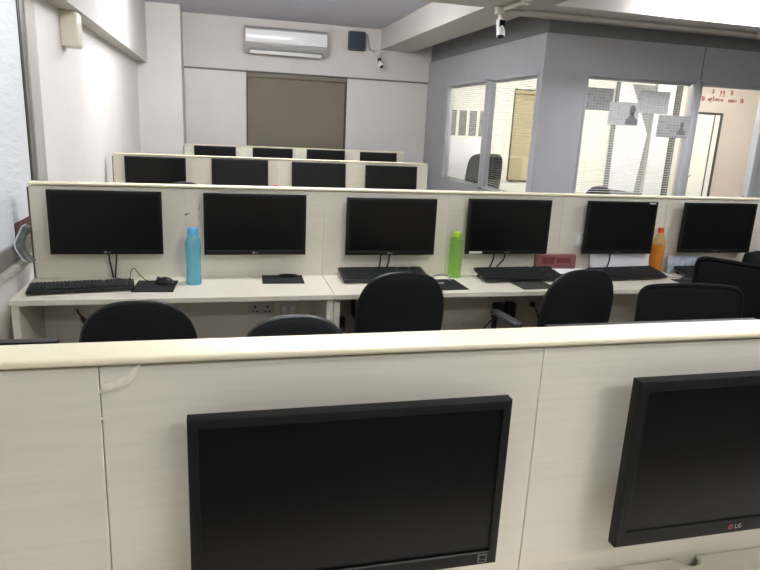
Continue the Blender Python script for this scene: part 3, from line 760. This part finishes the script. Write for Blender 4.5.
# ------------------------------------------------------------------ sockets and plugs on the second divider
def socket_plate(label, x, z, w, h, gangs, y=FACE[2]-0.0005, plain=False, base=SOCK):
    o = thing('socket_plate', label, 'socket', (x, y, z))
    MB().box((0, -0.006, 0), (w, 0.012, h), 0.003).build('plate', base, o)
    for k in range(gangs):
        cx = (k-(gangs-1)/2)*w/max(gangs, 1)
        if plain: MB().box((cx, -0.0135, 0), (w/gangs*0.6, 0.005, h*0.5), 0.002).build('rocker_switch', WHITE, o)
        else:
            q = MB()
            for dx, dz, r in ((0, 0.016, 0.007), (-0.012, -0.012, 0.005), (0.012, -0.012, 0.005)):
                q.lathe([(0, 0), (r, 0), (r, 0.001), (0, 0.001)], (cx+dx, -0.012, dz), 10, Matrix.Rotation(pi/2, 4, 'X'))
            q.build('socket_holes', DARKSLOT, o)
    return o
socket_plate('twin socket plate under the desk behind the low shiny-rimmed chair', 0.22, 0.555, 0.14, 0.09, 2)
socket_plate('switch plate under the desk beside the twin socket plate', 0.375, 0.550, 0.095, 0.085, 2, plain=True)
socket_plate('white wall plate on the divider beside the small-stickered monitor', 2.205, 0.960, 0.085, 0.10, 1, plain=True)
def adapter(label, x, z, w, h, d=0.05, drop=None, low=None):
    o = thing('power_adapter', label, 'adapter', (x, FACE[2]-0.001, z))
    MB().box((0, -d/2, 0), (w, d, h), 0.006).build('body', PLAST, o)
    if low: MB().box((0, -d/2-0.002, -h*0.32), (w*0.8, d, h*0.34), 0.004).build('label_area', GREYP, o)
    if drop: MB().tube(drop, 0.004, 6, smooth=5).build('cable', CABLE, o)
    return o
adapter('black adapter with grey lower face under the desk joint', 0.677, 0.458, 0.05, 0.085, low=True)
adapter('black adapter under the desk below the green bottle, window side one', 1.675, 0.515, 0.065, 0.10, drop=[(-0.02, -0.03, -0.04), (-0.10, -0.04, -0.12), (-0.2, -0.05, -0.25), (-0.3, -0.06, -0.30)])
adapter('black adapter under the desk below the green bottle, cabin side one', 1.757, 0.518, 0.062, 0.10, drop=[(0.02, -0.03, -0.04), (0.03, -0.03, -0.2), (0.0, -0.03, -0.3)])
adapter('thin black plug hanging under the desk beside the tall rounded chair', 0.752, 0.555, 0.018, 0.10)
o = thing('dangling_plug', 'black plug dangling on a cord under the desk at the window wall', 'plug', (-0.715, FACE[2]-0.02, 0.52))
MB().tube([(-0.03, 0.01, 0.06), (-0.022, 0, 0.045), (-0.01, 0, 0.025), (0, 0, 0.01)], 0.004, 6, smooth=3).build('cord', CABLE, o)
MB().tube([(-0.006, 0, 0.02), (0.004, 0, -0.0), (0.014, 0, -0.025), (0.024, 0, -0.045)], [0.007, 0.013, 0.011, 0.004], 10).build('plug_body', PLAST, o)
adapter('round black socket plug under the desk behind the leaning armchair rest', 1.92, 0.545, 0.03, 0.03, 0.02, drop=[(0.0, -0.02, 0), (0.03, -0.03, -0.06), (0.07, -0.03, -0.2), (0.075, -0.03, -0.3)])

# ------------------------------------------------------------------ chairs
def superpts(w, z0, z1, n=40, p_top=2.6, p_bot=2.6, taper=0.0, waist=0.0):
    pts = []; cz = (z0+z1)/2; hz = (z1-z0)/2
    for k in range(n):
        a = 2*pi*k/n; c, s = cos(a), sin(a); p = p_top if s >= 0 else p_bot
        x = (abs(c)**(2/p))*(1 if c >= 0 else -1); z = (abs(s)**(2/p))*(1 if s >= 0 else -1)
        pts.append((x*w/2*(1-taper*max(0, z)), cz+z*hz))
    return pts
def chair(label, x, y, rz, top=0.93, width=0.44, kind='fabric', arms=True, group='black office chairs', bot=0.48, p=2.7):
    o = thing('office_chair', label, 'chair', (x, y, 0), rz, group)
    # base
    for k in range(5):
        a = 2*pi*k/5-pi/2
        sp = MB().tube([(0.03*cos(a), 0.03*sin(a), 0.115), (0.15*cos(a), 0.15*sin(a), 0.10), (0.27*cos(a), 0.27*sin(a), 0.075)], [0.022, 0.018, 0.013], 8).build('base_spoke', PLAST, o)
        MB().lathe([(0, -0.018), (0.022, -0.018), (0.026, -0.010), (0.026, 0.010), (0.022, 0.018), (0, 0.018)], (0.272*cos(a), 0.272*sin(a), 0.0275), 14, Matrix.Rotation(a+pi/2, 4, 'Z') @ Matrix.Rotation(pi/2, 4, 'Y')).lathe([(0, 0), (0.008, 0), (0.008, 0.03), (0, 0.03)], (0.272*cos(a), 0.272*sin(a), 0.045), 8).build('caster', PLAST, sp)
    MB().lathe([(0, 0.09), (0.036, 0.09), (0.034, 0.14), (0.026, 0.15), (0.026, 0.27), (0.018, 0.275), (0.018, 0.40), (0, 0.40)], n=16).build('gas_column', PLAST, o)
    # seat: soft slab
    sq = MB().pillow(superpts(0.47, -0.23, 0.23, 36, 3.2, 3.2), 0.10)
    bmesh.ops.transform(sq.bm, matrix=Matrix.Translation((0, 0.02, 0.445)) @ Matrix.Rotation(pi/2, 4, 'X'), verts=sq.bm.verts)
    sq.build('seat', FAB, o)
    MB().box((0, 0.0, 0.395), (0.2, 0.24, 0.02), 0.006).build('seat_plate', PLAST, o)
    yb = -0.25
    bend = lambda xx, zz: yb - 0.10*(zz-0.7) + 0.42*xx*xx
    if kind == 'fabric':
        out = superpts(width, bot, top, 56, p, 2.8, 0.04)
        MB().pillow(out, 0.075, bend, front=0.7, back=1.0, power=5).build('backrest', FAB, o)
        MB().tube([(px*0.995, bend(px, pz), bot+(pz-bot)*0.998) for px, pz in out], 0.009, 8, closed=True).build('backrest_piping', RIM, o)
    else:
        out = superpts(width, bot, top, 96, 12.0, 6.0, 0.02)
        fr_ = [(px, bend(px, pz)+(0.010 if True else 0), pz - 0.035*(px/width)**2) for px, pz in out]
        MB().tube(fr_, 0.011, 8, closed=True).build('backrest_frame', MESHF, o)
        q = MB().pillow([(px*0.98, pz-0.035*(px/width)**2-0.003) for px, pz in out], 0.022, lambda a, b_: bend(a, b_)+0.012, power=6); q.build('backrest_mesh', MESHF, o)
        MB().pillow(superpts(width*0.8, bot+0.08, bot+0.20, 24, 4, 4), 0.03, lambda a, b_: bend(a, b_)-0.012).build('lumbar_pad', PLAST, o)
    MB().tube([(0, -0.05, 0.40), (0, -0.22, 0.40), (0, bend(0, 0.47)-0.03, 0.47), (0, bend(0, 0.62)-0.035, 0.64)], [0.02, 0.022, 0.022, 0.018], 8, smooth=4).build('back_bracket', PLAST, o)
    if arms:
        for sx in (-1, 1):
            ax = sx*0.265
            am = MB().tube([(sx*0.10, 0.10, 0.40), (sx*0.22, 0.10, 0.405), (ax, 0.10, 0.45), (ax, 0.12, 0.56), (ax, 0.10, 0.61)], 0.015, 8, smooth=4).build('armrest', PLAST, o)
            MB().tube([(sx*0.10, -0.08, 0.40), (sx*0.22, -0.08, 0.405), (ax, -0.09, 0.45), (ax, -0.13, 0.56), (ax, -0.10, 0.61)], 0.015, 8, smooth=4).build('arm_strut', PLAST, am)
            MB().box((ax, 0.0, 0.625), (0.055, 0.27, 0.03), 0.013, 3).build('arm_pad', ARMG, am)
    return o
CG = 'black chairs between the front and second dividers'
chair('black fabric chair with a broad rounded back before the long keyboard', -0.312, 2.66, 0.03, 0.925, 0.42, group=CG)
chair('black chair with a shiny rim whose low rounded back peeks over front divider', 0.272, 1.92, pi+0.06, 0.915, 0.42, group=CG)
chair('tall rounded black fabric chair before the third monitor and pale cable loop', 0.835, 3.05, 0.04, 0.932, 0.44, arms=False, group=CG)
chair('rounded black fabric chair before the pink card box', 1.757, 3.01, 0.10, 0.945, 0.43, group=CG)
chair('black mesh chair with a squared wide back, closest to the orange bottle', 1.985, 2.02, pi-0.1, 0.983, 0.50, 'mesh', group=CG)
chair('black mesh chair turned aslant behind the squared wide one', 2.773, 2.65, -1.1, 1.02, 0.49, 'mesh', group=CG)
chair('black high-backed chair inside the cabin behind the side window', 3.66, 8.85, 0.3, 1.27, 0.66, group='chairs in the cabin', bot=0.55, p=5.0)
chair('black low-backed chair inside the cabin, only its top above second divider', 4.52, 7.20, 0.1, 1.0, 0.42, group='chairs in the cabin')
chair('black chair behind the second divider, sliver of its top beside a monitor', -0.300, 5.90, 0.05, 1.053, 0.40, group='chair before the third divider')

# ------------------------------------------------------------------ air conditioner, speaker, cameras, box, pipes
o = thing('air_conditioner', 'white wall air conditioner above the taupe blind', 'air conditioner', (0.94, BACKY-0.001, 2.49))
prof = [(0, 0.0), (0, 0.35), (-0.16, 0.35), (-0.19, 0.33), (-0.20, 0.29), (-0.205, 0.12), (-0.17, 0.05), (-0.13, 0.01)]
W = 1.155
M = Matrix(((0, 0, 1, -W/2), (1, 0, 0, 0), (0, 1, 0, 0), (0, 0, 0, 1)))
MB().prism(prof, W, M, 0.004).build('body', ACBODY, o)
MB().box((0, -0.2055, 0.222), (W-0.02, 0.012, 0.165), 0.004, rot=(0.03, 0, 0)).build('front_panel', ACF, o)
MB().box((0, -0.19, 0.325), (W-0.10, 0.012, 0.014), 0.002, rot=(0.6, 0, 0)).build('intake_slot', GREYP, o)
MB().box((0.0, -0.163, 0.015), (W-0.16, 0.02, 0.055), 0.008, rot=(-0.5, 0, 0)).build('louver', WHITE, o)
MB().box((0.0, -0.168, 0.05), (W-0.14, 0.05, 0.010), 0.002, rot=(-0.5, 0, 0)).build('outlet_slot', GREYP, o)

o = thing('wall_speaker', 'dark blue-grey box speaker high on the back wall near the beam', 'speaker', (1.965, BACKY-0.001, 2.765))
MB().box((0, -0.05, 0), (0.25, 0.10, 0.262), 0.02, 3).build('cabinet', DKBLUE, o)
MB().box((0, -0.101, 0), (0.21, 0.006, 0.22), 0.003).build('grille', mat('speaker_cloth', (56, 64, 74), 0.9, noise=0.2, scale=(200, 200, 200)), o)
MB().tube([(0.10, -0.05, 0.10), (0.16, -0.04, 0.09), (0.185, -0.03, 0.0), (0.20, -0.03, -0.09), (0.27, -0.03, -0.125), (0.31, -0.04, -0.14)], 0.011, 8, smooth=6).build('cable', GREYP, o)

def cctv(label, loc, tip, sway):
    o = thing('security_camera', label, 'camera', loc)
    MB().box((0, 0, 0.0), (0.085, 0.06, 0.07), 0.01).build('junction_box', PIPE, o)
    MB().tube([(0, 0, -0.03), (0, -0.02, -0.07), (0, -0.03, -0.10)], 0.016, 10, smooth=3).build('bracket', WHITE, o)
    d = Vector(tip).normalized()
    q = d.to_track_quat('Z', 'Y').to_matrix().to_4x4()
    base = Vector((0, -0.03, -0.10))
    MB().lathe([(0, -0.03), (0.03, -0.028), (0.037, -0.015), (0.037, 0.13), (0.033, 0.135), (0, 0.135)], n=20, M=Matrix.Translation(base) @ q).build('camera_body', WHITE, o)
    MB().lathe([(0, 0.133), (0.031, 0.133), (0.028, 0.139), (0, 0.14)], n=20, M=Matrix.Translation(base) @ q).build('lens', LENSM, o)
    MB().box((0, 0, 0), (0.056, 0.012, 0.085), 0.005).build('dark_faceplate', LENSM, o, loc=base+d*0.03+Vector((0, -0.036, 0.0)))
    return o
cctv('white security camera hanging under the ceiling beam crossing', (2.44, 5.60, 2.635), (-0.08, -0.4, -0.9), 0)
cctv('small white security camera with dark lens below the wall speaker', (2.27, BACKY-0.12, 2.62), (0.25, -0.6, -0.7), 0)
o = MB().tube([(2.50, 5.60, 2.645), (10.4, 5.60, 2.645)], 0.02, 10).build('conduit_pipe', PIPE)
tag(o, 'cream conduit pipe along the cross beam above the cabin front', 'pipe')
o = MB().tube([(2.46, 5.54, 2.648), (2.50, 4.5, 2.648), (2.52, 0, 2.648)], 0.02, 10).build('conduit_pipe', PIPE)
tag(o, 'cream conduit pipe running under the long beam from the hanging camera', 'pipe')
for i, (px, pyy, t) in enumerate(((3.28, 5.60, 'nearest the security camera'), (5.2, 5.60, 'further along toward the lamp'), )):
    o = MB().box((0, 0, 0.0), (0.035, 0.06, 0.055), 0.005).build('pipe_clip', PIPE, None, loc=(px, pyy, 2.648))
    tag(o, 'cream clip holding the conduit on the cross beam, '+t.replace('nearest', 'next to'), 'clip')
o = MB().box((0, 0, 0.0), (0.06, 0.035, 0.055), 0.005).build('pipe_clip', PIPE, None, loc=(2.475, 5.18, 2.648))
tag(o, 'cream clip holding the conduit under the long ceiling beam', 'clip')

o = thing('junction_box', 'cream plastic box on the window wall under the soffit', 'box', (WALLX+0.0005, 4.88, 2.122))
MB().box((0.05, 0, 0), (0.10, 0.17, 0.225), 0.008, 3).build('housing', CREAMBOX, o)
MB().box((0.102, 0, 0.0), (0.006, 0.15, 0.20), 0.003).build('cover', CREAMBOX, o)

# ------------------------------------------------------------------ lamps
LAMP = emit('lamp_diffuser_cool', (0.93, 0.96, 1.0), 26.0)
LAMPW = emit('lamp_diffuser_warm', (1.0, 0.97, 0.90), 80.0)
def ceiling_light(label, x, y, z, L=1.22, m=LAMP, wide=0.10, rz=0, group='ceiling tube lights'):
    o = thing('ceiling_light', label, 'ceiling light', (x, y, z), rz, group)
    MB().box((0, 0, -0.02), (L, wide+0.03, 0.04), 0.006).build('housing', WHITE, o)
    MB().box((0, 0, -0.056), (L-0.04, wide, 0.032), 0.012, 3).build('diffuser', m, o)
    return o
def suspended_tube(label, x, y, drop, L=1.2):
    o = thing('suspended_tube_light', label, 'ceiling light', (x, y, CEIL), 0, 'suspended tube lights')
    for sx in (-0.4, 0.4): MB().tube([(sx*L, 0, 0), (sx*L, 0, -drop+0.02)], 0.006).build('rod', WHITE, o)  # hung low on added rods so the tube also lights the ceiling
    MB().box((0, 0, -drop), (L, 0.035, 0.04), 0.006).build('housing', WHITE, o)
    MB().tube([(-L/2+0.03, 0, -drop-0.04), (L/2-0.03, 0, -drop-0.04)], 0.016, 14).build('tube', TUBE, o)
    return o
TUBE = emit('lamp_tube_cool', (0.93, 0.96, 1.0), 62.0)
ceiling_light('tube light widened to its glare in front of the cross beam near the cabin door', 4.46, 5.16, CEIL, 1.25, wide=0.16)  # real lamp, housing and diffuser widened to stand for its glare
suspended_tube('tube light hung from the ceiling beyond the cross beam, beam side', 1.02, 5.98, 0.16)
suspended_tube('added unseen tube light hung from the ceiling beyond the cross beam, window side', -0.05, 6.4, 0.18)  # extra lamp added out of view to brighten the back ceiling
ceiling_light('ceiling tube light above the second row of desks', 0.5, 3.3, CEIL)
ceiling_light('ceiling tube light above the mesh chairs', 4.0, 1.6, CEIL)
ceiling_light('ceiling tube light above the front row of desks', 1.0, 0.55, CEIL)
ceiling_light('ceiling tube light behind the front row', 1.4, -1.5, CEIL)
CG2 = 'cabin ceiling lights'
ceiling_light('cabin ceiling light near the tan blind', 4.6, 7.8, CEIL, 1.22, LAMPW, group=CG2)
ceiling_light('cabin ceiling light near the white doorway', 7.9, 7.6, CEIL, 1.22, LAMPW, group=CG2)

wd = bpy.data.worlds.new('world'); SC.world = wd; wd.use_nodes = True
wd.node_tree.nodes['Background'].inputs[0].default_value = (0.6, 0.65, 0.75, 1)
wd.node_tree.nodes['Background'].inputs[1].default_value = 0.02

# ------------------------------------------------------------------ camera
Rw = [[0.9694517595652813, -0.24056684216507568, 0.04786314162801704],
      [-0.014457377672315305, -0.2508386720503124, -0.9679209393513892],
      [0.24485561073134526, 0.9376606822591845, -0.24665395766881068]]
cd = bpy.data.cameras.new('camera'); cam = bpy.data.objects.new('camera', cd); COL.objects.link(cam)
cd.sensor_width = 36.0; cd.lens = 629.41/760*36.0; cd.clip_start = 0.01; cd.clip_end = 60
ax = [Vector(Rw[0]), -Vector(Rw[1]), -Vector(Rw[2])]
Mc = Matrix(((ax[0].x, ax[1].x, ax[2].x, 0), (ax[0].y, ax[1].y, ax[2].y, 0), (ax[0].z, ax[1].z, ax[2].z, EYE), (0, 0, 0, 1)))
cam.matrix_world = Mc
SC.camera = cam

vs = SC.view_settings
vs.view_transform = 'Standard'; vs.look = 'None'; vs.gamma = 1.0; vs.use_curve_mapping = False
vs.exposure = 1.75
